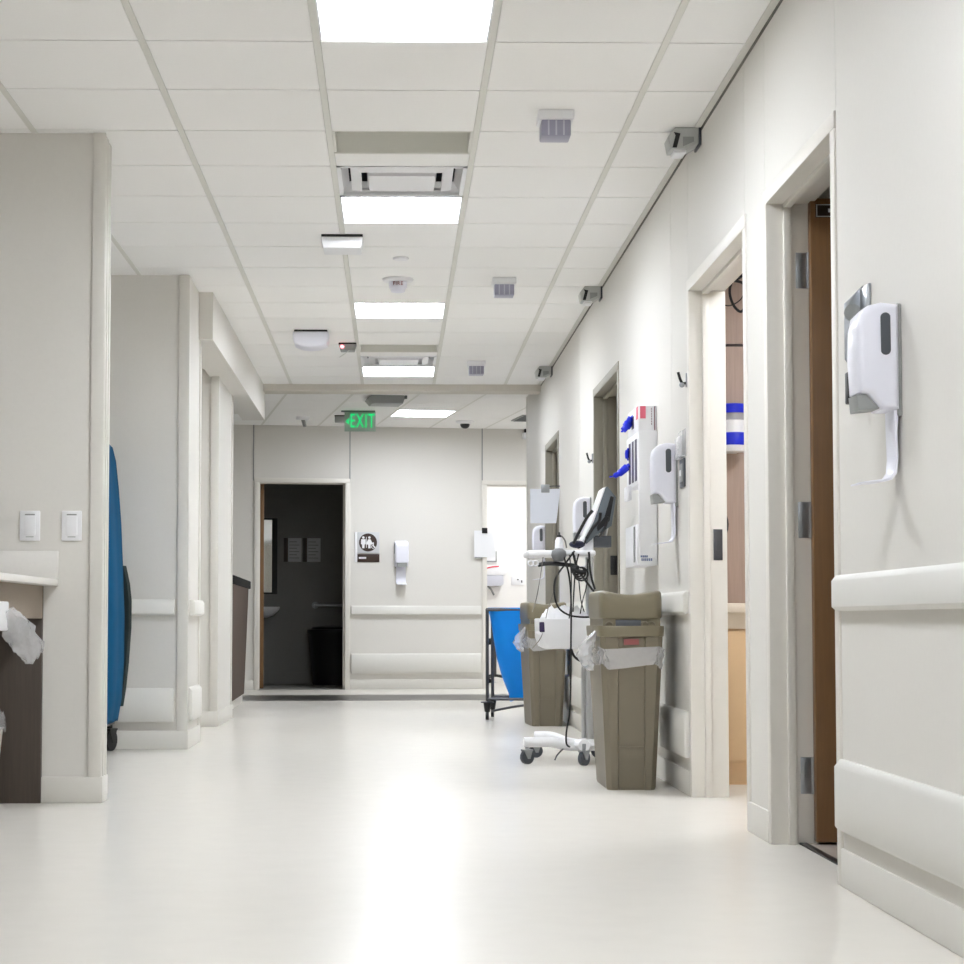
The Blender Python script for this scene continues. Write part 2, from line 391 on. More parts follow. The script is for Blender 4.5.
# ------------------------------------------------------------------ rails
def rail(name, label, cat, x0, x1, z0, z1, d, loc, rot, hook=True):
    """local: wall plane y=0, room side -y"""
    m = MB()
    if cat == 'handrail':
        m.prism([(0, z0+.012), (-d*.55, z0), (-d, z0+.012), (-d, z1-.016), (-d+.012, z1), (0, z1)], x0, x1, 'x', .006)
    else:
        m.prism([(0, z0), (-d+.008, z0), (-d, z0+.01), (-d, z1-.02), (-d+.016, z1), (0, z1)], x0, x1, 'x', .008)
    o = m.build(name, TRIMW, loc=loc, rot=rot); tag(o, label, cat, None); return o
RW = R(-90)
def rrail(y0, y1, hl, bl):
    loc = (1.25, y1, 0)
    rail('handrail', hl, 'handrail', 0, y1-y0, .762, .862, .03, loc, RW)
    rail('wall_bumper', bl, 'wall bumper', 0, y1-y0, .158, .352, .028, loc, RW)
rrail(-2.5, 5.352, 'white handrail on the near right wall below the closest soap dispenser', 'white lower wall bumper on the near right wall, closest to the camera')
rrail(8.115, 10.6, 'white handrail behind the nearer taupe trash bin', 'white lower wall bumper behind the nearer taupe trash bin')
rrail(11.97, 14.49, 'white handrail behind the wheeled monitor cart, between third and fourth doorways', 'white lower wall bumper low behind the wheeled monitor cart')
rrail(15.8, 17.93, 'white handrail on the last stretch of right wall behind the blue hamper', 'white lower wall bumper on the last stretch of right wall')
rail('handrail', 'white handrail on the far wall right of the restroom door', 'handrail', .005, 1.43, .80, .90, .04, OF, AF)
rail('wall_bumper', 'white lower wall bumper on the far wall right of the restroom door', 'wall bumper', .005, 1.43, .17, .385, .04, OF, AF)
rail('handrail', 'short handrail on the middle left wall facing the corridor length', 'handrail', -2.55, -1.262, .765, .86, .04, (0, 11.12, 0), 0)
rail('wall_bumper', 'short lower bumper on the middle left wall behind the blue cart', 'wall bumper', -2.55, -1.265, .155, .35, .04, (0, 11.12, 0), 0)
rail('handrail', 'stubby handrail piece wrapped on the end of the middle left wall', 'handrail', 11.2, 11.74, .765, .86, .04, (-1.195, 0, 0), R(90))
rail('wall_bumper', 'stubby bumper piece low on the end of the middle left wall', 'wall bumper', 11.2, 11.74, .155, .35, .028, (-1.195, 0, 0), R(90))

# ------------------------------------------------------------------ ceiling fixtures
def ring(h, z): return [(-h, -h, z), (h, -h, z), (h, h, z), (-h, h, z)]
def light(label, cx, cy, z, rot=0, lamp=LAMP):
    t = thing('ceiling_light', label, 'ceiling light', (cx, cy, z), rot, 'square recessed ceiling lights')
    f = MB(); h = .291
    for a in ((-h, -h+.007, -h, h), (h-.007, h, -h, h), (-h, h, -h, -h+.007), (-h, h, h-.007, h)): f.box(*a, 0, .01)
    f.build('light_frame', WPL, t, smooth=False)
    MB().loft([ring(h-.006, .002), ring(.268, .036)], cap=False).build('reflector', LAMPR, t, smooth=False)
    MB().loft([ring(.269, .035), ring(.269, .04)]).build('diffuser', lamp, t, smooth=False)
    return t
cxl = (XB+XC)/2
LL = {-11: 'square ceiling light furthest back, behind the viewpoint', -6: 'square ceiling light just ahead overhead, above the frame',
      -1: 'large bright square ceiling light cut by the top edge of the photo', 4: 'bright square ceiling light right behind the first air diffuser',
      9: 'bright square ceiling light beyond the fire detector', 14: 'bright square ceiling light just before the beam, behind second diffuser'}
for k in LIGHTS: light(LL[k], cxl, ROW(k)+T/2, HC)
for k in (-7, 1): light('square ceiling light over the open left station' + (' near the back' if k < 0 else ' near the counter'), (-3.313+.305)-.0, ROW(k)+T/2, HC)
caf, saf = math.cos(AF), math.sin(AF)
def FP(u, w, z=0): return (OF[0]+u*caf-w*saf, OF[1]+u*saf+w*caf, z)
light('bright slanted-looking ceiling light in the far hall behind the exit sign', *FP(-.355+1*T+T/2, .15-3*T+T/2, HF), AF)
light('ceiling light inside the bright room at the far right', *FP(2.6, 1.1, 2.64), AF, LAMPW).children
light('ceiling light inside the second right room with wood panels', 2.2, 7.7, 2.545, 0, LAMPW)
light('added far hall ceiling light hidden round the right wall corner', *FP(-.355+5*T+T/2, .15-3*T+T/2, HF), AF)  # extra fixture out of view, added to brighten the far wall
light('ceiling light inside the third right room', 3.2, 11.2, 2.545)
light('ceiling light inside the fourth right room', 3.4, 15.2, 2.545)

def diffuser(label, cx, cy, z, rot=0):
    t = thing('air_diffuser', label, 'air vent', (cx, cy, z), rot, 'square stepped air diffusers')
    f = MB(); h = .291
    for a in ((-h, -h+.02, -h, h), (h-.02, h, -h, h), (-h, h, -h, -h+.02), (-h, h, h-.02, h)): f.box(*a, 0, .012)
    f.build('diffuser_frame', WPL, t, smooth=False)
    MB().loft([ring(.29, .0185), ring(.285, .15)], cap=False).loft([ring(.285, .15), ring(.285, .155)]).build('duct_box', DGPL, t, smooth=False)
    MB().loft([ring(.288, .001), ring(.248, .06), ring(.245, .06), ring(.284, .004)], cap=False).build('louver', WPL, t, smooth=False)
    MB().loft([ring(.232, .016), ring(.185, .0), ring(.182, .004), ring(.225, .024)], cap=False).build('louver', WPL, t, smooth=False)
    MB().loft([ring(.158, .02), ring(.148, -.006)], cap=False).loft([ring(.149, -.0065), ring(.149, -.003)]).build('centre_plate', WPL, t, smooth=False)
    MB().cyl((0, 0, .08), (0, 0, .15), .15, seg=28).build('duct_neck', BLACK, t)
    return t
diffuser('square stepped air diffuser in front of the second ceiling light', cxl, ROW(3)+T/2, HC)
diffuser('smaller-looking stepped air diffuser close to the ceiling beam', cxl, ROW(13)+T/2, HC)
t = thing('ceiling_unit', 'grey boxy hooded unit on the far hall ceiling just past the beam', 'ceiling unit', (-.065, 17.85, HF), AF)
MB().prism([(-.15, .0), (.16, .0), (.165, -.035), (.15, -.075), (-.13, -.075), (-.17, -.03)], 0, .3, 'y', .004).build('hood', GPL, t)
MB().box(.165, .19, 0, .04, -.03, 0, .003).build('clip', DGPL, t)
def slot(label, cy):
    t = thing('return_air_slot', label, 'air vent', (cxl, cy, HC), 0, 'long return air slots')
    h = .29
    MB().box(-h, h, .0, .012, .0, .13).box(-h, h, .352, .366, .0, .13).box(-h, -h+.01, 0, .36, 0, .13).box(h-.01, h, 0, .36, 0, .13).box(-h, h, 0, .36, .13, .14).build('slot_housing', BAR, t, smooth=False)
    MB().box(-h, h, .356, .372, -.004, .003).build('slot_lip', BAR, t, smooth=False)
slot('long grey return air slot in front of the first diffuser', ROW(2))
slot('long grey return air slot in front of the diffuser near the beam', ROW(12))

def lens_sensor(label, x, y):
    t = thing('ceiling_sensor', label, 'ceiling sensor', (x, y, HC), 0, 'white sensors with lavender ribbed lenses')
    MB().box(-.07, .07, 0, .14, -.04, 0, .006).build('sensor_base', WPL, t)
    m = MB().box(-.058, .058, .012, .125, -.104, -.038, .006).build('ribbed_lens', LAV, t)
    r = MB()
    for i in (-.03, 0, .03): r.box(i-.003, i+.003, .0095, .013, -.10, -.042)
    r.build('lens_ribs', mat('lens rib', (196, 196, 206), .3) if 'lens rib' not in bpy.data.materials else bpy.data.materials['lens rib'], m)
lens_sensor('white ceiling sensor with lavender lens, largest and nearest of its row', .637, 7.45)
lens_sensor('white ceiling sensor with lavender lens, middle one along its row', .645, 11.15)
lens_sensor('white ceiling sensor with lavender lens, last one before the beam', .637, 14.76)

def wall_sensor(label, y):
    t = thing('wall_detector', label, 'wall detector', (1.25, y, 2.66), RW, 'grey wedge detectors along the top of the right wall')
    MB().box(-.066, .066, -.010, 0, .01, .087, .003).build('back_plate', DGPL, t)
    MB().prism([(-.01, .085), (-.105, .085), (-.135, .045), (-.125, -.005), (-.055, -.005), (-.01, .02)], -.06, .06, 'x', .006).build('detector_body', mat('pale grey plastic', (188, 190, 188), .4) if 'pale grey plastic' not in bpy.data.materials else bpy.data.materials['pale grey plastic'], t)
    # lens slot on the near end and the lower front
    MB().prism([(-.112, .064), (-.085, .058), (-.10, .0), (-.118, .0), (-.105, .05)], .058, .063, 'x').build('lens_slot', BLACK, t)
    MB().prism([(-.075, .045), (-.03, .045), (-.03, .025), (-.075, .005)], .0585, .0615, 'x').build('switch_bank', GPL, t)
    MB().box(-.05, .05, -.11, -.06, -.02, -.004, .004).build('lower_lens', WPL, t)
wall_sensor('grey wedge detector high on the right wall, nearest and largest', 7.78)
wall_sensor('grey wedge detector high on the right wall above the glove box holder', 11.5)
wall_sensor('grey wedge detector high on the right wall, last one before the beam', 15.13)

# access points
t = thing('ceiling_box', 'white rectangular box unit on the ceiling grid bar behind the second light', 'ceiling unit', (-.272, 9.91, HC))
MB().box(-.108, .108, 0, .20, -.012, 0, .003).build('mount_bracket', BLACK, t)
MB().prism([(-.108, -.012), (.108, -.012), (.106, -.04), (.098, -.072), (-.098, -.072), (-.106, -.04)], 0.002, .2, 'y', .008).build('unit_body', WPL, t)
t = thing('ceiling_access_point', 'white rounded domed unit on the left ceiling tiles past the third light', 'ceiling unit', (-.577, 13.19, HC))
MB().box(-.115, .115, .01, .21, -.014, 0, .003).build('mount_bracket', BLACK, t)
MB().prism([(-.122, -.012), (.122, -.012), (.124, -.06), (.112, -.098), (.06, -.118), (0, -.124), (-.06, -.118), (-.112, -.098), (-.124, -.06)], 0, .22, 'y', .016, 3).build('unit_body', BPL, t)
t = thing('ceiling_alarm_box', 'small grey ceiling box with a red glowing light', 'ceiling unit', (-.338, 13.81, HC))
MB().box(-.064, .064, 0, .12, -.012, 0, .002).build('mount_bracket', BLACK, t)
MB().prism([(-.064, -.012), (.064, -.012), (.05, -.055), (-.05, -.055)], 0, .12, 'y', .004).build('unit_body', GPL, t)
MB().ball((-.038, .0, -.03), (.013, .008, .012)).build('red_light', REDLED, t)
MB().tube([(.02, .02, -.05), (-.02, .05, -.075), (-.06, .06, -.1)], .0025, 6).build('antenna', BAR, t)
tag(MB().lathe([(.042, 0), (.046, -.004), (.04, -.012), (.0, -.013)], (.037, 10.56, HC)).build('ceiling_cover', WPL), 'small flat round white cover plate on the ceiling before the fire detector', 'cover plate')
t = thing('fire_detector', 'round white ceiling fire detector with red FIRE lettering', 'fire detector', (.022, 11.22, HC))
MB().lathe([(.09, 0), (.093, -.006), (.085, -.016), (.05, -.02)]).build('detector_base', WPL, t)
MB().lathe([(.055, -.018), (.052, -.055), (.046, -.06), (.04, -.078), (.02, -.082), (0, -.083)]).build('detector_head', BPL, t)
text_mesh('FIRE', .03, .002, 'lettering', REDL, t, (0, -.0545, -.036), (R(90), 0, 0))

# exit sign
t = thing('exit_sign', 'green lit EXIT sign with left arrow hanging in the far hall', 'exit sign', (-.341, 19.2, 2.632))
MB().box(-.19, .15, -.03, .05, .198, .208, .002).build('sign_mount', DGPL, t)
MB().box(-.156, .156, -.006, .006, 0, .199, .003).build('sign_panel', GREENP, t)
text_mesh('EXIT', .2, .003, 'sign_letters', GREENL, t, (.022, -.0105, .1), (R(90), 0, 0), .56)
MB().prism([(-.145, .1), (-.112, .135), (-.112, .065)], -.012, -.006, 'y').build('arrow', GREENL, t)

# far hall ceiling bits
t = thing('ceiling_speaker', 'small white spigot-shaped device on the far hall ceiling, leftmost', 'ceiling device', (-.941, 19.79, HF))
MB().lathe([(.07, 0), (.07, -.025), (.05, -.032), (.028, -.034)]).build('device_base', WPL, t)
MB().cyl((0, 0, -.02), (.02, -.02, -.10), .022, .018).build('device_nozzle', GPL, t)
t = thing('ceiling_junction_box', 'small pale box on the far hall ceiling half behind the exit sign', 'ceiling device', (-.55, 19.6, HF))
MB().box(-.06, .06, 0, .1, -.012, 0, .002).build('box_lid', BLACK, t); MB().box(-.058, .058, .002, .1, -.07, -.012, .005).build('box_body', GPL, t)
t = thing('dome_camera', 'round white ceiling camera with black dome in the far hall', 'security camera', (.747, 20.17, HF))
MB().lathe([(.1, 0), (.1, -.012), (.085, -.022), (.06, -.03), (.05, -.032)]).build('camera_base', WPL, t)
MB().lathe([(.05, -.028), (.05, -.045), (.04, -.066), (.02, -.078), (0, -.081)]).build('camera_dome', BLACK, t)
t = thing('ceiling_grille', 'dark grey grille in the far hall ceiling beside the right wall corner', 'air vent', FP(1.86, -1.2, HF), AF)
MB().box(-.28, .28, -.28, .28, -.012, -.002).build('grille_frame', GPL, t)
m = MB()
for i in range(12): m.box(-.26, .26, -.26+i*.045, -.235+i*.045, -.016, -.012)
m.build('grille_slats', DGPL, t)
t = thing('wall_siren', 'small white and dark device high beside the right wall corner', 'wall device', FP(1.945, 0, 2.73), AF)
MB().box(-.05, .05, -.05, 0, 0, .07, .01).build('device_body', WPL, t); MB().box(-.03, .05, -.06, -.01, .07, .12, .008).build('device_head', BLACK, t)

# ------------------------------------------------------------------ soap dispensers
def dispenser(label, loc, rot):
    t = thing('soap_dispenser', label, 'soap dispenser', loc, rot, 'white wall soap dispensers')
    MB().box(-.05, .05, -.012, 0, -.02, .26, .004).build('back_plate', GPL, t)
    b = MB().prism([(-.008, -.004), (-.052, -.004), (-.072, .018), (-.085, .034), (-.108, .038), (-.113, .12), (-.111, .200), (-.104, .232), (-.082, .254), (-.05, .262), (-.008, .257)], -.062, .062, 'x', .018, 4).build('dispenser_body', BPL, t)
    for sx in (1, -1):
        pts = [(-.043-.0125*math.cos(R(a))*1, (.222 if a < 180 else .142)+.0125*math.sin(R(a))) for a in range(0, 360, 20)]
        x = .0612*sx
        MB().prism(pts, x, x+.0022*sx, 'x').build('level_window', DGPL, t)
    MB().prism([(-.05, .0), (-.108, -.006), (-.112, .034), (-.088, .036), (-.07, .015)], -.045, .045, 'x', .004).build('pump', GPL, t)
    tr = [(-.008, -.0), (-.012, -.06), (-.010, -.12), (-.014, -.16), (-.026, -.176), (-.05, -.181), (-.08, -.183), (-.108, -.187)]
    inn = [(y-.0045 if i < 4 else y, z if i < 4 else z+.005) for i, (y, z) in enumerate(tr)]
    inn = [(-.02, 0), (-.019, -.06), (-.017, -.12), (-.02, -.155), (-.03, -.169), (-.05, -.175), (-.08, -.178), (-.108, -.183)]
    MB().prism(tr+inn[::-1], -.045, .045, 'x', .002).build('drip_tray', BPL, t)
    return t
ZD = 1.258
d0 = dispenser('white soap dispenser on the near right wall beside the wood door, largest', (1.25, 4.735, ZD), RW)
copy_thing(d0, (1.25, 8.475, ZD), RW, 'white soap dispenser overlapping the glove box holder on the right wall')
copy_thing(d0, (1.25, 12.18, ZD), RW, 'white soap dispenser partly behind the cart monitor')
copy_thing(d0, (1.25, 15.8, ZD), RW, 'white soap dispenser below the hanging sheet by the fourth doorway')
dfar = copy_thing(d0, FP(.548, 0, 1.325), AF, 'white soap dispenser on the far wall right of the restroom sign')
dfar.scale = (1.2, 1, 1.06)

# bracket beside the near dispenser
t = thing('wall_bracket', 'metal wall bracket with a round hole behind the nearest soap dispenser', 'bracket', (1.25, 5.07, 1.31), RW)
MB().box(-.012, .09, -.008, 0, 0, .31, .002).build('back_plate', STEEL, t)
pl = MB().prism([(0, .30), (0, .0), (-.03, .0), (-.034, .1), (-.05, .12), (-.05, .27), (-.0, .32)], -.004, .0, 'x', .001).build('side_flange', STEEL, t)
MB().cyl((.0005, -.028, .245), (.003, -.028, .245), .024).build('round_hole', GPL, pl)
MB().box(-.006, .03, -.05, -.008, .0, .085, .004).build('latch_block', BLACK, t)
MB().box(.03, .034, -.045, -.02, .04, .065, .002).build('white_tab', WPL, t)
MB().box(-.03, -.012, -.03, -.008, .12, .25, .004).build('cream_catch', WPL, t)

# ------------------------------------------------------------------ glove box holder
t = thing('glove_holder', 'tall white wall holder with blue gloves poking from its slots', 'glove holder', (1.25, 9.07, .995), RW)
h = MB().box(-.47, -.001, -.09, 0, .39, .642, .004).box(-.018, 0, -.0895, -.003, .003, .639, .003).box(-.47, -.012, -.012, 0, .01, .40).box(-.469, -.016, -.098, -.0025, .004, .20, .004)
h.build('holder_body', WPL, t)
sl = MB()
for y in (-.10, -.22, -.34): sl.box(y-.028, y+.028, -.0925, -.0895, .40+.01, .61)
sl.build('dispensing_slot', PURP, t)
MB().box(-.42, -.30, -.11, -.088, .33, .40, .004).build('bracket_clip', WPL, t)
MB().box(-.12, -.08, -.103, -.099, .02, .19).build('seam_slot', GPL, t)
lg = MB()
for i in range(4): lg.box(.0, .0012, -.084+i*.009, -.077+i*.009, .04, .05)
for i in range(6): lg.box(.0, .0012, -.08+i*.009, -.074+i*.009, .024, .036)
lg.build('blue_lettering', mat('blue print', (92, 110, 150), .5), t)
def glove(label, pts, r, loc):
    m = MB().tube(pts, r, 10)
    b = pts[-1]; a = pts[-2]
    o = m.build('nitrile_glove', BLUEG, loc=loc); return tag(o, label, 'glove', 'blue gloves hanging from the holder')
glove('blue glove hanging from the box on top of the holder', [(1.165, 9.31, 1.735), (1.152, 9.31, 1.72), (1.138, 9.32, 1.69), (1.118, 9.32, 1.665), (1.108, 9.32, 1.655)], [.006, .016, .022, .016, .005], None)
glove('blue glove stretched out long from the holder front', [(1.157, 9.40, 1.50), (1.14, 9.40, 1.487), (1.115, 9.39, 1.465), (1.085, 9.38, 1.447), (1.055, 9.38, 1.44)], [.012, .019, .018, .013, .004], None)
glove('small blue glove tip in the far slot of the holder', [(1.156, 9.43, 1.585), (1.150, 9.43, 1.57), (1.148, 9.43, 1.545), (1.154, 9.43, 1.525)], [.006, .011, .010, .004], None)
t = thing('glove_box', 'white glove carton with pink label on top of the holder', 'glove box', (1.205, 9.09, 1.6375), 0)
MB().box(-.043, .043, 0, .40, 0, .122, .002).build('carton', WPL, t)
MB().box(-.035, -.008, -.0015, .0, .06, .119).build('pink_label', PINK, t)
MB().box(-.0445, -.043, .01, .09, .06, .119).build('side_label', PINK, t)
m = MB().box(.032, .036, -.0015, 0, .004, .118)
for i in range(7): m.box(.018, .021, -.0015, 0, .03+i*.012, .038+i*.012)
m.build('print_line', mat('dark plum print', (110, 60, 70), .5), t)
MB().box(-.0445, -.0425, .17, .25, .03, .09).build('opening', PURP, t)

# switch & plates
def plate(name, label, loc, rot, w_, h_, m1, m2, cat='switch'):
    t = thing(name, label, cat, loc, rot)
    MB().box(-w_/2, w_/2, -.009, 0, 0, h_, .003).build('cover_plate', m1, t)
    MB().box(-w_*.28, w_*.28, -.013, -.008, h_*.18, h_*.82, .002).build('rocker', m2, t)
    return t
t = plate('wall_switch', 'dark grey switch plate on the right wall by the second doorway', (1.25, 8.26, 1.31), RW, .125, .125, DGPL, GPL)
MB().box(-.02, .01, -.018, -.01, .05, .075, .003).build('white_button', WPL, t)
t = thing('acrylic_sleeve', 'clear narrow acrylic sleeve on the right wall above the dark switch', 'document sleeve', (1.25, 8.28, 1.44), RW)
MB().box(-.10, .1, -.004, 0, 0, .12, .001).box(-.10, .1, -.02, -.017, 0, .09, .001).box(-.1, .1, -.02, 0, 0, .004).build('sleeve', BAG, t)
for x, lab in ((-1.485, 'left'), (-1.315, 'right')):
    nb = 'white wall control plate further from the wall end, above the counter backsplash' if lab == 'left' else 'white wall control plate nearer the wall end, right of the counter'
    t = plate('wall_control', nb, (x, 7.86, 1.062), 0, .082, .122, WPL, WPL, 'wall control')
    t['group'] = 'white control plates on the near left wall'
    m = MB().box(-.02, .02, -.0098, -.0088, .104, .109).box(-.016, .016, -.0098, -.0088, .014, .017)
    m.build('print_marks', GPL, t)
# coat hooks
def hook(label, loc):
    t = thing('coat_hook', label, 'hook', loc, RW, 'small hooks on the right wall')
    MB().box(-.012, .012, -.008, 0, -.03, .03, .002).build('hook_plate', STEEL, t)
    MB().tube([(0, -.006, -.012), (0, -.02, -.014), (0, -.03, .0), (0, -.04, .034)], .006).build('hook_prong', BLACK, t)
    MB().ball((0, -.024, -.02), (.01, .012, .012)).build('hook_knob', STEEL, t)
hook('small dark hook on the right wall left of the second doorway', (1.25, 8.13, 1.76))
hook('small dark hook on the right wall beyond the third doorway', (1.25, 12.02, 1.755))

# hanging sheets
t = thing('hanging_sheet', 'pale blue-white sheet hanging tilted by a clip near the fourth doorway', 'sheet', (1.14, 14.43, 1.70), 0)
n_ = 10; rr = []
for j in range(n_+1):
    s_ = j/n_; z = .03-.26*s_
    rr.append([(-.115-.0*s_, -.012*math.sin(s_*2.2), z), (.0, -.016*math.sin(s_*2.2)-.004, z-.002), (.112-.032*s_, -.012*math.sin(s_*2.2), z), (.112-.032*s_, -.012*math.sin(s_*2.2)+.0015, z), (0, -.016*math.sin(s_*2.2)-.0025, z-.002), (-.115, -.012*math.sin(s_*2.2)+.0015, z)])
MB().loft(rr).build('sheet', PAPER, t)
MB().box(-.032, .03, -.014, .014, .0, .062, .004).build('spring_clip', STEEL, t)
MB().tube([(0, .005, .045), (.06, .005, .05), (.11, .004, .05)], .005).build('hanger_arm', DKSTEEL, t)
t = thing('chart_sheet', 'white sheet held by a black clip on the frame of the bright far doorway', 'sheet', FP(1.47, -.02, 1.45), AF)
MB().box(-.115, .115, -.012, -.008, -.02, .27).build('sheet', WPL, t)
MB().box(-.03, .03, -.022, 0, .24, .30, .004).build('spring_clip', BLACK, t)
MB().box(-.11, -.03, -.016, -.006, -.035, -.018, .002).build('bottom_clip', GPL, t)

# restroom sign
t = thing('restroom_sign', 'brown and grey restroom sign on the far wall with people symbols', 'sign', FP(.19, 0, 1.37), AF)
MB().box(-.115, .125, -.008, 0, .095, .325, .002).build('sign_plate', SIGNG, t)
MB().box(-.115, .125, -.008, 0, 0, .088, .002).build('name_band', SIGNB, t)
MB().box(-.145, -.118, -.014, 0, 0, .325, .003).build('side_strip', WPL, t)
MB().cyl((0, -.008, .213), (0, -.011, .213), .098, seg=40).build('round_badge', SIGNB, t)
p_ = MB(); y0, y1 = -.0135, -.0105
def man(cx, woman):
    p_.cyl((cx, y1, .266), (cx, y0, .266), .0135, seg=14)
    if woman: p_.prism([(cx-.012, .248), (cx+.012, .248), (cx+.034, .205), (cx+.028, .19), (cx+.013, .19), (cx+.013, .15), (cx-.013, .15), (cx-.013, .19), (cx-.028, .19), (cx-.034, .205)], y0, y1, 'y')
    else: p_.prism([(cx-.024, .248), (cx+.024, .248), (cx+.026, .195), (cx+.014, .19), (cx+.012, .15), (cx-.012, .15), (cx-.014, .19), (cx-.026, .195)], y0, y1, 'y')
man(-.052, False); man(.014, True)
p_.box(-.022, -.016, y0, y1, .155, .272)
p_.cyl((.055, y1, .205), (.055, y0, .205), .009, seg=12); p_.prism([(.05, .198), (.06, .198), (.064, .175), (.078, .165), (.082, .155), (.074, .153), (.062, .166), (.05, .17)], y0, y1, 'y')
p_.torus((.055, -.012, .168), .018, .003, 'y', 18, 120, 380)
p_.build('pictogram', WPL, t)
MB().box(-.1, -.02, -.0095, -.0075, .036, .056).build('white_lettering', WPL, t)

# ------------------------------------------------------------------ restroom contents (local frame of far wall)
t = thing('restroom_mirror', 'tall dark-framed mirror on the restroom back wall behind the door edge', 'mirror', FP(-.82, 1.95, 1.05), AF)
MB().box(-.17, .2, -.03, 0, 0, .89, .003).build('mirror_frame', BLACK, t)
MB().box(-.16, .135, -.033, -.029, .02, .87).build('mirror_glass', MIRROR, t)
t = thing('wall_sink', 'small wall sink with drain pipe inside the dark restroom', 'sink', FP(-.85, 1.95, .77), AF)
MB().loft([[(.25*k*math.cos(R(a)), -.17+.17*k*math.sin(R(a)), z) for a in range(0, 360, 15)] for k, z in ((.35, 0), (.7, .03), (.97, .1), (1, .13), (.9, .13), (.6, .06))]).build('basin', WPL, t)
MB().tube([(.0, -.03, .1), (.0, -.03, .22), (.0, -.1, .24), (.0, -.14, .2)], .012).build('faucet', STEEL, t)
MB().tube([(.0, -.17, .01), (.0, -.17, -.2), (.0, -.1, -.32), (.0, 0, -.33)], .018).build('drain_pipe', STEEL, t)
for i, lab in ((-.44, 'left-hand printed notice on the restroom back wall'), (-.215, 'right-hand printed notice on the restroom back wall')):
    t = thing('printed_notice', lab, 'notice', FP(i, 1.946, 1.43), AF, 'paired notices on the restroom wall')
    MB().box(-.105, .105, -.003, 0, 0, .28).build('notice_sheet', SIGNG, t)
    MB().box(-.105, -.055, -.0045, -.0025, 0, .28).build('dark_band', SIGNB, t)
    m = MB()
    for k in range(6): m.box(-.04, .08 - .03*(k % 2), -.0045, -.0025, .04+k*.038, .05+k*.038)
    m.build('print_lines', GPL, t)
tag(MB().tube([(-.17, 1.946, .92), (-.17, 1.88, .92), (-.13, 1.87, .92), (.6, 1.87, .92), (.64, 1.88, .92), (.64, 1.946, .92)], .018, 12, smooth=False).cyl((-.17, 1.946, .92), (-.17, 1.936, .92), .04).build('grab_bar', STEEL, loc=OF, rot=AF), 'steel grab bar on the restroom back wall', 'grab bar')
t = thing('restroom_bin', 'large black bin standing in the dark restroom', 'bin', FP(.03, 1.55, .003), AF)
MB().lathe([(.27, 0), (.32, .58), (.335, .6), (.335, .63), (.30, .635)], seg=32).build('bin_body', BLACK, t)
MB().lathe([(.3, .62), (.28, .66), (.12, .68), (0, .68)], seg=32).build('bin_lid', BLACK, t)

# bright room contents
t = thing('sharps_container', 'white sharps container with red lid line in the bright far room', 'sharps container', FP(1.98, 2.296, 1.16), AF)
MB().prism([(-.16, 0), (.13, 0), (.16, .02), (.16, .13), (-.16, .13)], -.12, 0, 'y', .006).build('tub', SHARP, t)
MB().prism([(-.17, .13), (.18, .13), (.20, .17), (.12, .24), (-.17, .24)], -.13, 0, 'y', .006).build('lid', WPL, t)
MB().tube([(-.16, -.135, .16), (-.02, -.135, .22), (.1, -.132, .235)], .007).build('red_edge', mat('red edge', (236, 60, 80), .4), t)
MB().tube([(-.02, -.02, 0), (.02, -.03, -.04), (.06, -.03, -.11)], .012).build('drain_tail', GPL, t)
t = thing('power_outlet', 'white power outlet plate on the wall of the bright far room', 'outlet', FP(2.34, 2.3, 1.17), AF)
MB().box(-.08, .08, -.012, 0, 0, .1, .003).build('cover_plate', WPL, t)
MB().box(-.01, .01, -.014, -.011, .06, .075).box(.04, .055, -.014, -.011, .03, .06).build('socket_holes', DGPL, t)
t = thing('paper_holder', 'small grey-edged wall holder in the bright far room above the sharps container', 'wall holder', FP(1.98, 2.3, 1.45), AF)
MB().box(-.15, .095, -.03, 0, 0, .13, .003).build('holder_back', GPL, t); MB().box(-.15, .08, -.035, -.028, .015, .15, .002).build('paper', WPL, t)
t = thing('rolling_stool', 'dark rolling chair base glimpsed in the bright far room beside the hamper leg', 'chair', FP(1.9, 1.55, 0), AF)
MB().lathe([(.2, .46), (.21, .5), (.2, .53), (0, .535)]).build('seat', BLACK, t)
MB().cyl((0, 0, .08), (0, 0, .46), .022).build('column', DKSTEEL, t)
for k in range(5):
    a = R(72*k+20); c, s_ = math.cos(a), math.sin(a)
    lg = MB().tube([(0, 0, .1), (c*.26, s_*.26, .07)], .016, 8, False).build('leg', BLACK, t)
    MB().cyl((c*.26-s_*.012, s_*.26+c*.012, .028), (c*.26+s_*.012, s_*.26-c*.012, .028), .027, seg=14).build('wheel', BLACK, lg)

# ------------------------------------------------------------------ room B contents
struct(MB().box(1.39, 4.5, 9.27, 9.30, .8, 2.068).box(1.39, 4.5, 9.27, 9.30, 2.082, 2.6).build('trim_15', WOODP, smooth=False), 'pinkish wood laminate wall panels in the second right room', 'wall panel')
struct(MB().box(1.39, 4.5, 9.284, 9.30, 2.06, 2.09).build('trim_16', SIGNB, smooth=False), 'dark joint between the wood panels', 'panel joint')
t = thing('base_cabinet', 'tan base cabinet under the pale counter seen through the second doorway', 'cabinet', (1.49, 8.64, 0))
MB().box(-.04, 2.2, 0.0, .62, .1, .70, .003).build('cabinet_body', TAN, t)
MB().box(-.04, 2.2, .03, .62, 0, .1).build('toe_kick', TAN, t)
for i in range(3): MB().box(-.03+i*.74, .7+i*.74, -.018, 0, .11, .69, .003).build('cabinet_door', TAN, t)
tag(MB().box(1.44, 3.7, 8.58, 9.268, .77, .815, .012).box(1.46, 3.7, 8.63, 9.268, .70, .77).build('counter_top', TANW), 'pale counter top seen through the second doorway', 'counter')
t = thing('wipes_canister', 'clear canister with blue bands and white roll on the wood panel', 'canister', (1.63, 9.17, 1.545))
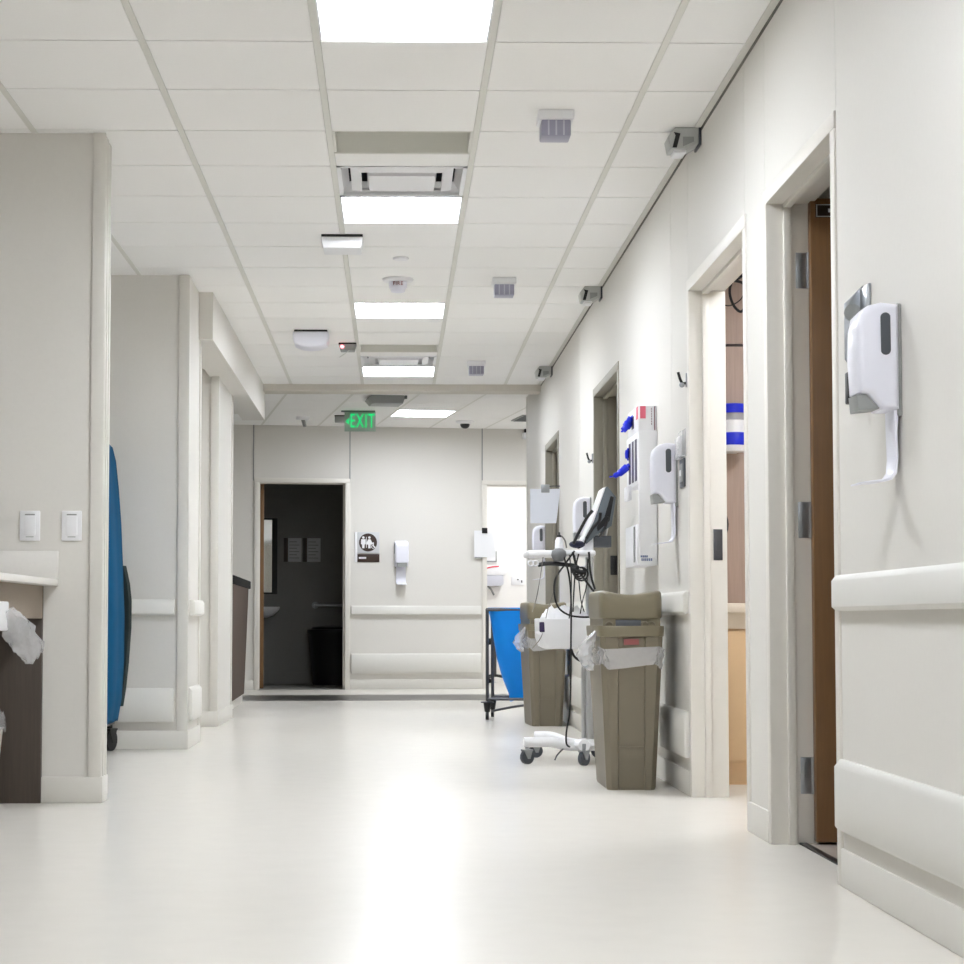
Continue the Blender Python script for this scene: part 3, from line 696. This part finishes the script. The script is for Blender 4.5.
MB().lathe([(.06, 0), (.066, .01), (.066, .03), (.06, .03)]).build('base_ring', WPL, t)
MB().lathe([(.068, .03), (.071, .035), (.071, .085), (.068, .09)]).build('blue_band', BLUEG, t)
MB().lathe([(.064, .09), (.062, .15), (.05, .158), (0, .158)]).build('white_roll', WPL, t)
MB().lathe([(.062, .09), (.062, .185)]).build('clear_wall', BAG, t)
MB().lathe([(.066, .185), (.068, .19), (.068, .225), (.06, .23), (0, .23)]).build('blue_lid', BLUEG, t)
MB().box(-.03, .03, .055, .1, .0, .2, .003).build('wall_mount', WPL, t)
tag(MB().lathe([(.1, 0), (.11, .01), (.11, .03), (.09, .04), (0, .042)], M=Matrix.Rotation(R(90), 4, 'X')).build('wall_gauge', BLACK, loc=(1.505, 9.27, 1.2)), 'black round gauge mostly hidden behind the second door frame', 'gauge')
t = thing('cable_bundle', 'black looped cables hanging at the top of the second doorway', 'cables', (1.632, 9.2, 2.225))
MB().tube([(.08, .06, .3), (.04, 0, .22), (-.01, -.01, .12), (.0, -.02, .04), (.04, -.02, 0), (.07, -.02, .05), (.06, -.02, .13), (.0, -.02, .15), (-.06, -.01, .14)], .007).build('cable_loop', ROPE, t)
MB().tube([(.02, .02, .25), (-.03, -.01, .2), (-.06, -.01, .15), (.02, -.01, .16), (.07, 0, .2)], .009).build('cable_knot', ROPE, t)
MB().tube([(-.08, .0, .06), (-.02, -.01, .03), (.04, -.01, .06), (.07, 0, .12)], .003).build('thin_wire', ROPE, t)
MB().box(.05, .11, .0, .07, .26, .34, .01).build('cable_mount', BLACK, t)

# ------------------------------------------------------------------ trash bins
def rrect(w_, d_, c, z, y0=0., ch=None, flat=False):
    x, y = w_/2, d_
    pts = [(-x, y0+c), (-x+c*.35, y0+c*.35), (-x+c, y0), (x-c, y0), (x-c*.35, y0+c*.35), (x, y0+c), (x, y0+y-c), (x-c*.35, y0+y-c*.35), (x-c, y0+y), (-x+c, y0+y), (-x+c*.35, y0+y-c*.35), (-x, y0+y-c)]
    return [(px, py, z) for px, py in pts]
def bodyring(w_, d_, y0, z, c=.022, k=.056, dep=.010):
    x = w_/2
    pts = [(-x, y0+c), (-x+c, y0), (-k-.004, y0), (-k, y0+dep), (k, y0+dep), (k+.004, y0), (x-c, y0), (x, y0+c), (x, y0+d_-c), (x-c, y0+d_), (-x+c, y0+d_), (-x, y0+d_-c)]
    return [(a, b, z) for a, b in pts]
def trash(label, loc, rot):
    t = thing('trash_bin', label, 'trash bin', loc, rot, 'taupe slim trash bins along the right wall')
    MB().loft([bodyring(.205, .46, .04, .0), bodyring(.215, .46, .037, .012), bodyring(.275, .56, .0, .672)]).box(-.054, .054, .03, .05, .184, .190).build('bin_body', BIN, t, ang=25)
    MB().loft([rrect(.262, .545, .03, .664, .006), rrect(.285, .575, .035, .668, -.006), rrect(.290, .585, .035, .705, -.01), rrect(.286, .575, .03, .714, -.006)]).build('lid_collar', BINL, t)
    MB().box(-.125, .125, .004, .56, .708, .745).build('lid_neck', BINL, t)
    MB().box(-.07, .04, -.004, .006, .713, .74, .002).build('handle_recess', DGPL, t)
    h = MB()
    for x in (-.10, .055, .085): h.torus((x, -.002, .717), .014, .004, 'y', 10, 0, 180)
    h.build('latch_loop', BIN, t)
    hood = MB(); N = 15; M_ = 19
    # hood: rounded box with a saddle shaped top
    rings = []
    tr = []
    for f, z in ((1., .828), (.985, .842), (.95, .851), (.88, .856), (.7, .857), (.45, .857), (.2, .857), (.03, .857)):
        q = []
        for k in range(64):
            a = 2*math.pi*(k+.5)/64; c, s_ = math.cos(a), math.sin(a); e = (abs(c)**9+abs(s_)**9)**(-1/9)
            x, y = .139*e*c*(1-(1-f)*1.0), .2875*e*s_*(1-(1-f)*.9)
            q.append((x, .275+y, z+.022*(x/.139)**2*(1.25-.25*(x/.139)**4)-.006 if f < 1 else z+.012*(x/.139)**2-.004))
        tr.append(q)
    base_ = [[(x, y, .745) for x, y, z in tr[0]], [(x*1.0, y, .752) for x, y, z in tr[0]]]
    base_[0] = [(x*.965, .275+(y-.275)*.98, z) for x, y, z in base_[0]]
    hood.loft(base_+tr)
    hood.build('swing_lid', BINL, t, ang=50)
    # turned-over liner band
    rb = []
    for s_ in range(7):
        z = .535+.014*s_; w_ = .262+.0014*s_*3+.012*math.sin(s_*1.9)**2
        base = []
        q = rrect(w_, .57, .04, z, -.008)
        for idx in range(len(q)):
            a, b = q[idx], q[(idx+1) % len(q)]
            for k in range(6):
                f = k/6; base.append((a[0]+(b[0]-a[0])*f, a[1]+(b[1]-a[1])*f))
        rb.append([(x*(1+.015*math.sin(i*1.7+s_*2)), y+.004*math.sin(i*2.3+s_*1.3), z+.012*math.sin(i*.35+1)*(1 if s_ < 1 else .5)) for i, (x, y) in enumerate(base)])
    MB().loft(rb, cap=False).build('bin_liner', BAG, t, ang=60)
    tail = []
    for s_ in range(9):
        f = s_/8; cx, cz = -.142-.05*math.sin(f*2.6), .69-.17*f; r_ = .008+.022*math.sin(f*2.8)+.006*math.sin(s_*3)
        tail.append([(cx+r_*math.cos(R(a))*(1+.3*math.sin(a*.09+s_)), .12+r_*1.3*math.sin(R(a))*(1+.3*math.cos(a*.05+s_)), cz+.006*math.sin(a*.1+s_)) for a in range(0, 360, 24)])
    MB().loft(tail).build('liner_tail', BAGC, t, ang=60)
    MB().box(-.04, .025, -.0125, -.0095, .62, .64).build('red_label', REDL, t) if False else MB().box(-.035, .03, -.004, .008, .632, .656).build('red_label', REDL, t)
    return t
b0 = trash('taupe slim trash bin nearest the camera beside the second doorway', (1.035, 8.36, 0), R(0))
copy_thing(b0, (1.075, 13.42, 0), R(3), 'taupe slim trash bin further away, behind the wheeled monitor cart')

# ------------------------------------------------------------------ casters
def caster(parent, x, y, h, r, wm=DGPL, fm=STEEL, rot=0.):
    c, s_ = math.cos(rot), math.sin(rot)
    k = MB().cyl((x, y, r*1.6), (x, y, h), r*.3, seg=12)
    for d in (-1, 1):
        ox, oy = -s_*d*r*.45, c*d*r*.45
        k.prism([(-r*.8, r*1.95), (r*.8, r*1.95), (r*.25, r*.8), (-r*.25, r*.8)], d*r*.40, d*r*.48, 'y') if False else None
    t2 = MB()
    M = Matrix.Translation((x, y, 0)) @ Matrix.Rotation(rot, 4, 'Z')
    for d in (-1, 1):
        t2.prism([(-r*.7, r*1.95), (r*.7, r*1.95), (r*.3, r*.75), (-r*.1, r*.75)], d*r*.42-.001, d*r*.42+.002, 'y')
    t2.box(-r*.75, r*.75, -r*.5, r*.5, r*1.9, r*2.1)
    bmesh.ops.transform(t2.bm, matrix=M, verts=t2.bm.verts)
    me = bpy.data.meshes.new('x'); t2.bm.to_mesh(me); k.bm.from_mesh(me); bpy.data.meshes.remove(me)
    o = k.build('caster', fm, parent)
    w2 = MB().cyl((x+s_*r*.33, y-c*r*.33, r), (x-s_*r*.33, y+c*r*.33, r), r, seg=22)
    w2.build('wheel', wm, o)
    return o

# ------------------------------------------------------------------ vital signs cart
t = thing('monitor_cart', 'white wheeled monitor cart with pole, tray, basket and tangled black cables', 'medical cart', (1.0, 10.0, 0))
pole = MB().cyl((.018, 0, .10), (.018, 0, 1.10), .021, seg=20).cyl((-.012, 0.03, .10), (-.012, .03, .60), .012, seg=12)
pole.build('pole', ALU, t)
bs = MB()
bs.tube([(-.33, -.08, .112), (-.2, -.07, .112), (-.12, -.05, .095), (-.02, -.0, .088), (.06, .03, .088)], .026, 12)
bs.tube([(-.24, .40, .115), (-.15, .36, .115), (-.08, .2, .095), (0, .05, .09)], .026, 12)
bs.tube([(-.03, -.17, .1), (-.02, -.08, .098), (0, .02, .09)], .03, 12)
bs.tube([(.1, .4, .105), (.05, .2, .1), (0, .02, .09)], .028, 12)
bs.ball((0, 0, .095), (.09, .09, .032))
bs.build('base', WPL, t)
for x, y, rt in ((-.315, -.075, .5), (-.235, .40, .2), (-.03, -.165, .8), (.1, .4, -.3)): caster(t, x, y, .11, .036, DGPL, STEEL, rt)
MB().tube([(-.12, -.06, .085), (-.16, -.1, .05), (-.175, -.12, .025)], .004, 6).build('brake_lever', DKSTEEL, t)
MB().box(-.315, .035, -.16, .18, 1.068, 1.098, .01, 3).build('tray', WPL, t)
bk_ = MB(); outer = lambda s_, z: [(x*s_, y*s_, z) for x, y in [(-.14, -.12), (-.11, -.15), (.11, -.15), (.14, -.12), (.14, .12), (.11, .15), (-.11, .15), (-.14, .12)]]
bk_.loft([outer(.75, .592), outer(.93, .605), outer(1.03, .65), outer(1.05, .745), outer(1.02, .748), outer(.99, .65), outer(.9, .615)], cap=False)
bk_.loft([outer(.9, .613), outer(.9, .616)])
o = bk_.build('basket', WPL, t); o.location = (-.115, -.02, 0)
cl = MB(); rg = []
for s_ in range(6):
    f = s_/5; rg.append([((.135-.06*f*f)*math.cos(R(a))*(1+.08*math.sin(a*.07+s_)), (.13-.05*f*f)*math.sin(R(a))*(1+.08*math.cos(a*.09+s_)), .70+.105*f+.014*math.sin(a*.11+s_*2.1)) for a in range(0, 360, 12)])
cl.loft(rg); o = cl.build('basket_linen', mat('white crumpled cloth', (238, 238, 240), .7, bump=.4, bscale=40), t, ang=60); o.location = (-.115, -.02, 0)
mn = MB().prism([(.088, .705+.735), (.104, .71+.735), (.148, .655+.735), (.125, .505+.735), (.043, .455+.735), (-.008, .41+.735), (-.02, .425+.735), (.03, .525+.735)], -.06, .18, 'y', .006)
o = mn.build('monitor', mat('slate plastic', (92, 100, 106), .4), t); o.location = (.005, .0, -.012)
fr_ = MB().prism([(.082, .703+.735), (.094, .708+.735), (.032, .53+.735), (-.02, .425+.735), (-.034, .42+.735), (.018, .528+.735)], -.064, .184, 'y', .004)
o2 = fr_.build('front_bezel', WPL, o)
MB().prism([(.118, .66+.735), (.135, .655+.735), (.112, .53+.735), (.05, .475+.735), (.045, .50+.735), (.085, .55+.735)], -.066, -.06, 'y').build('side_recess', BLACK, o)

MB().prism([(.0685, .66+.735), (.0715, .66+.735), (.03, .54+.735), (.027, .54+.735)], -.04, .16, 'y').build('screen', BLACK, o)
br_ = MB().box(-.025, .035, -.05, .05, 1.095, 1.17, .006).tube([(.0, 0, 1.15), (.04, 0, 1.18), (.07, 0, 1.23)], .022, 10)
br_.build('monitor_mount', WPL, t)
MB().box(.035, .13, -.04, .05, 1.118, 1.178, .004).build('power_unit', DGPL, t)
MB().cyl((.1, 0, 1.17), (.14, 0, 1.36), .008).build('mount_rod', ALU, t)
MB().tube([(-.26, -.14, 1.022), (-.2, -.15, 1.03), (-.06, -.14, 1.018)], .011).build('tray_handle', BLACK, t)
bw = MB().lathe([(.0, 1.038), (.02, 1.041), (.033, 1.052), (.040, 1.072), (.036, 1.092), (.02, 1.106), (0, 1.108)]); o = bw.build('cup_holder', mat('mid grey plastic', (112, 114, 116), .35), t); o.location = (-.155, -.165, 0)
def cable(pts, r, m=ROPE): MB().tube(pts, r, 7).build('cable', m, t)
zz = lambda py: .735+(621-py)*.0052
xx = lambda px: (px-394)*.0052-1.0
def cpx(lst, y, r, m=ROPE): cable([(xx(a), y+.012*math.sin(i*1.3), zz(b)) for i, (a, b) in enumerate(lst)], r*.75, m)
cpx([(572, 552), (562, 566), (553, 580), (552, 596), (556, 608), (566, 615), (578, 617), (591, 617)], -.165, .0065)
cpx([(560, 555), (566, 575), (568, 600), (567.5, 640), (567, 680), (566, 710), (563, 730), (563, 741), (566, 744)], -.19, .0065)
cpx([(567, 556), (569, 580), (568, 605), (566, 620)], -.165, .004)
cpx([(570, 553), (574, 568), (580, 578), (592, 594)], -.18, .008)
cpx([(572, 556), (576, 580), (578, 600), (581, 612)], -.17, .004)
cpx([(585, 560), (584, 585), (580, 600), (577, 614)], -.17, .004)
cpx([(586, 553), (588, 575), (592, 590)], -.172, .008)
cpx([(576, 555), (573, 570), (571, 595), (570, 612)], -.168, .005)
cpx([(571, 545), (576, 535), (584, 520), (590, 512)], -.15, .011)
cpx([(584, 540), (590, 530), (597, 522), (598, 514)], -.145, .011)
cpx([(576, 549), (582, 546), (585, 538)], -.12, .006)
cpx([(597, 538), (603, 528), (606, 518)], -.145, .009)
cpx([(541, 558), (538, 580), (534, 600), (530, 612)], -.16, .003, GCABLE)
cpx([(556, 570), (552, 590), (546, 608), (543, 620)], -.165, .003, GCABLE)
cpx([(541, 632), (537, 640), (530, 648)], -.165, .003, GCABLE)
cpx([(567, 640), (572, 655), (580, 661), (586, 661)], -.10, .009)
kn = MB()
for i in range(5): kn.torus((xx(572+i*1.5), -.17-.004*i, zz(570+i*1.2)), .018+.004*i, .005, 'y', 16, 40*i, 40*i+300)
kn.tube([(xx(570), -.175, zz(570)), (xx(578), -.18, zz(573)), (xx(582), -.175, zz(572))], .013, 8)
kn.build('cable_knot', ROPE, t)
MB().box(xx(537), xx(543), -.175, -.155, zz(632), zz(622), .004).build('probe_clip', PURP, t)
MB().box(xx(534), xx(538), -.172, -.158, zz(634), zz(631), .002).box(xx(538), xx(543), -.172, -.158, zz(622), zz(617), .002).build('clip_tip', WPL, t)
for x in (-.30, -.275): MB().torus((x, -.165, 1.03), .014, .004, 'y', 14).build('ring_hook', WPL, t)
t = thing('spray_bottle', 'small white bottle with black top on the cart tray', 'bottle', (.855, 9.93, 1.1))
MB().lathe([(.022, 0), (.024, .004), (.021, .05), (.016, .062), (.013, .068), (0, .068)]).build('bottle_body', WPL, t)
MB().lathe([(.012, .066), (.012, .078), (.005, .081), (.005, .094), (0, .094)]).build('bottle_cap', BLACK, t)
MB().tube([(.012, 0, .075), (.03, 0, .05), (.038, 0, .012)], .004).build('dip_hose', GCABLE, t)
tag(MB().ball((0, 0, .022), (.042, .03, .020)).build('pulse_sensor', NAVY, loc=(.945, 9.90, 1.108)), 'dark navy rounded sensor lying on the cart tray', 'sensor')

# ------------------------------------------------------------------ blue hamper
t = thing('laundry_hamper', 'blue bag laundry hamper on a steel frame beside the far bin', 'hamper', (.695, 14.34, 0), R(-8))
W_, D_ = .42, .44
for x in (0, W_):
    for y in (0, D_):
        MB().cyl((x, y, .125), (x, y, .82), .0125, seg=14).lathe([(.05, .128), (.05, .136), (.012, .142)], (x, y, 0), 16).build('leg', DKSTEEL, t)
        c = MB().cyl((x, y, .06), (x, y, .128), .02, .03, seg=12); c = c.build('caster', BLACK, t)
        MB().cyl((x-.011, y, .033), (x+.011, y, .033), .033, seg=18).build('wheel', BLACK, c)
MB().tube([(0, 0, .82), (W_, 0, .82), (W_, D_, .82), (0, D_, .82), (0, 0, .82)], .013, 10, False).build('top_rim', DKSTEEL, t)
for y in (0, D_): MB().cyl((0, y, .155), (W_, y, .155), .011, seg=12).build('bottom_bar', DKSTEEL, t)
MB().tube([(.36, -.01, .12), (.2, -.03, .1), (.04, -.1, .07)], .009).build('foot_pedal', DKSTEEL, t)
bg = []
for f, z, sx, sy in ((0, .835, 1.04, 1.04), (.1, .82, 1.06, 1.05), (.1, .77, .99, .98), (.3, .6, .90, .9), (.5, .45, .82, .82), (.7, .32, .70, .72), (.85, .25, .58, .6), (.95, .20, .5, .5), (1, .145, .48, .46)):
    r = []
    for k in range(40):
        a = 2*math.pi*k/40; c, s_ = math.cos(a), math.sin(a); e = 4 if f < .6 else 3
        q = (abs(c)**e+abs(s_)**e)**(-1/e)
        wv = 1+.018*math.sin(5*a+f*3)*f*2
        r.append((W_/2+q*c*W_/2*sx*wv+.05*f*0.9, D_/2+q*s_*D_/2*sy*wv, z+.012*math.sin(3*a)*(f > .8)))
    bg.append(r)
MB().loft(bg, cap=False).loft([bg[-1], [(x, y, z-.002) for x, y, z in bg[-1]]]).build('laundry_bag', BLUEB, t, ang=60)

# ------------------------------------------------------------------ blue covered cart on the left
t = thing('linen_cart', 'tall cart under a deep blue cover tucked behind the near left wall', 'covered cart', (-1.855, 10.33, 0))
cv = []
for z, hw, hd in ((.185, .315, .32), (.30, .335, .34), (.5, .345, .35), (.75, .345, .35), (1.0, .335, .345), (1.25, .322, .34), (1.45, .306, .33), (1.6, .288, .325), (1.67, .27, .31), (1.69, .25, .29)):
    r = []
    for k in range(48):
        a = 2*math.pi*k/48; c, s_ = math.cos(a), math.sin(a); q = (abs(c)**6+abs(s_)**6)**(-1/6)
        wv = 1+(.012*math.sin(9*a)+.008*math.sin(17*a))*(1.2-z*.6)
        r.append((q*c*hw*wv, .36+q*s_*hd*wv, z+(.012*math.sin(11*a) if z < .2 else 0)))
    cv.append(r)
MB().loft([[(x*.98, y, z*1.03-.005) for x, y, z in q] for q in cv]).build('cover', BLUEC, t, ang=60)
bp = []
for z, x in ((.25, .30), (.35, .315), (.5, .33), (.7, .343), (.85, .343), (.95, .332), (1.05, .31)):
    bp.append([(0, .66, z), (x, .66, z), (x+.012, .70, z), (x, .735, z), (0, .735, z)])
MB().loft(bp).build('back_flap', GREENK, t)
MB().box(-.27, .27, .08, .66, .15, .2, .005).build('cart_base', DKSTEEL, t)
for x in (-.22, .24):
    for y in (.12, .655):
        c = caster(t, x, y, .155, .06, BLACK, BLACK, R(70))
t2 = MB()
MB().cyl((.0, 0, 1.685), (.0, .0, 1.70), .01).build('grommet', WPL, t).location = (.25, .1, -.02)

# ------------------------------------------------------------------ near left counter
t = thing('work_counter', 'pale counter with backsplash and dark wood panel at the left edge', 'counter', (-1.367, 7.855, 0))
MB().box(-2.9, 0, -2.6, -.0, .878, .904, .004).build('counter_top', COUNTW, t)
MB().box(-2.9, .0, -.02, 0, .904, 1.02, .004).build('backsplash', COUNTW, t)
MB().box(-.085, -.06, -2.55, -.02, .745, .878, .001).build('apron', WOODM, t)
MB().box(-2.9, -.06, -.03, -.0, .0, .878, .001).build('back_panel', WOODD, t)
MB().box(-2.9, -.3, -2.6, -2.57, 0, .878).build('end_panel', WOODD, t)
t = thing('bag_dispenser', 'white box under the counter edge with a clear bag trailing out', 'bag dispenser', (-1.43, 6.6, .70))
MB().box(.004, .042, 0, .36, 0, .105, .006).build('dispenser_box', WPL, t)
bgz = []
for s_ in range(10):
    f = s_/9; cx, cy, cz = .035+.085*f, .33+.18*f, .055-.15*f; r_ = .035+.02*math.sin(f*3)+.006*math.sin(s_*4.1)
    bgz.append([(cx+.6*r_*math.cos(R(a))*(1+.25*math.sin(a*.08+s_*1.7)), cy+r_*.8*math.sin(R(a))*(1+.2*math.cos(a*.06+s_)), cz+.8*r_*math.cos(R(a))+.006*math.sin(a*.12+s_*2)) for a in range(0, 360, 15)])
MB().loft(bgz).build('plastic_bag', BAGC, t, ang=70)
t = thing('waste_basket', 'beige waste basket with white liner under the left counter', 'waste basket', (-1.685, 7.52, 0))
rr2 = lambda w_, d_, z: [(x, y-d_/2, z) for x, y, _ in rrect(w_, d_, .03, 0)]
MB().loft([rr2(.24, .22, 0), rr2(.29, .27, .31), rr2(.3, .28, .316), rr2(.285, .265, .316), rr2(.235, .215, .02)]).build('basket_body', COUNTW, t)
ln = []
for s_, (z, k) in enumerate(((.295, 1.03), (.325, 1.05), (.35, 1.03), (.38, .97))):
    q = []
    base = rr2(.3*k, .28*k, z)
    for i in range(len(base)):
        a, b = base[i], base[(i+1) % len(base)]
        for f in (0, .33, .66): q.append((a[0]+(b[0]-a[0])*f, a[1]+(b[1]-a[1])*f, z+.02*math.sin(i*2.1+f*5+s_)*(s_ in (0, 3))))
    ln.append(q)
MB().loft(ln, cap=False).build('basket_liner', BAGC, t, ang=60)

# ------------------------------------------------------------------ far left desk
t = thing('reception_desk', 'brown reception desk with black top beyond the left pier', 'desk', (-1.262, 15.0, 0), R(1.2))
MB().box(-.6, .0, -.2, 2.75, 1.03, 1.10, .006).build('desk_top', BLKTOP, t)
MB().prism([(-.2, .1), (1.95, .1), (2.6, 1.03), (-.2, 1.03)], -.05, -.012, 'x').build('front_panel', DESKB, t)
MB().box(-.58, -.05, -.2, 2.6, .1, 1.03).build('desk_body', WOODD, t)
MB().box(-.56, -.06, -.2, 2.5, 0, .1).build('toe_kick', BASEB, t)

# ------------------------------------------------------------------ world, camera
wd = bpy.data.worlds.new('World'); S.world = wd; wd.use_nodes = True
wd.node_tree.nodes['Background'].inputs['Color'].default_value = (.8, .82, .85, 1)
wd.node_tree.nodes['Background'].inputs['Strength'].default_value = .2

f, pcx, pcy = 1922., 424., 522.
yaw, pitch = math.atan(30/f), math.atan(99/f)
Fw = Vector((math.sin(yaw)*math.cos(pitch), math.cos(yaw)*math.cos(pitch), math.sin(pitch)))
Rt = Vector((math.cos(yaw), -math.sin(yaw), 0)); Up = Rt.cross(Fw)
cam = bpy.data.cameras.new('Camera'); co = bpy.data.objects.new('Camera', cam); COL.objects.link(co)
M = Matrix((Rt, Up, -Fw)).transposed().to_4x4(); M.translation = (0, 0, .735)
co.matrix_world = M
cam.sensor_width = 36; cam.lens = 36*f/964
cam.shift_x = (482-pcx)/964; cam.shift_y = (pcy-482)/964
cam.clip_start = .05
S.camera = co
S.view_settings.view_transform = 'Standard'; S.view_settings.look = 'None'
S.view_settings.gamma = 1; S.view_settings.use_curve_mapping = False
S.view_settings.exposure = 1.88
S.cycles.max_bounces = 10; S.cycles.diffuse_bounces = 6; S.cycles.transparent_max_bounces = 16
S.cycles.use_denoising = True
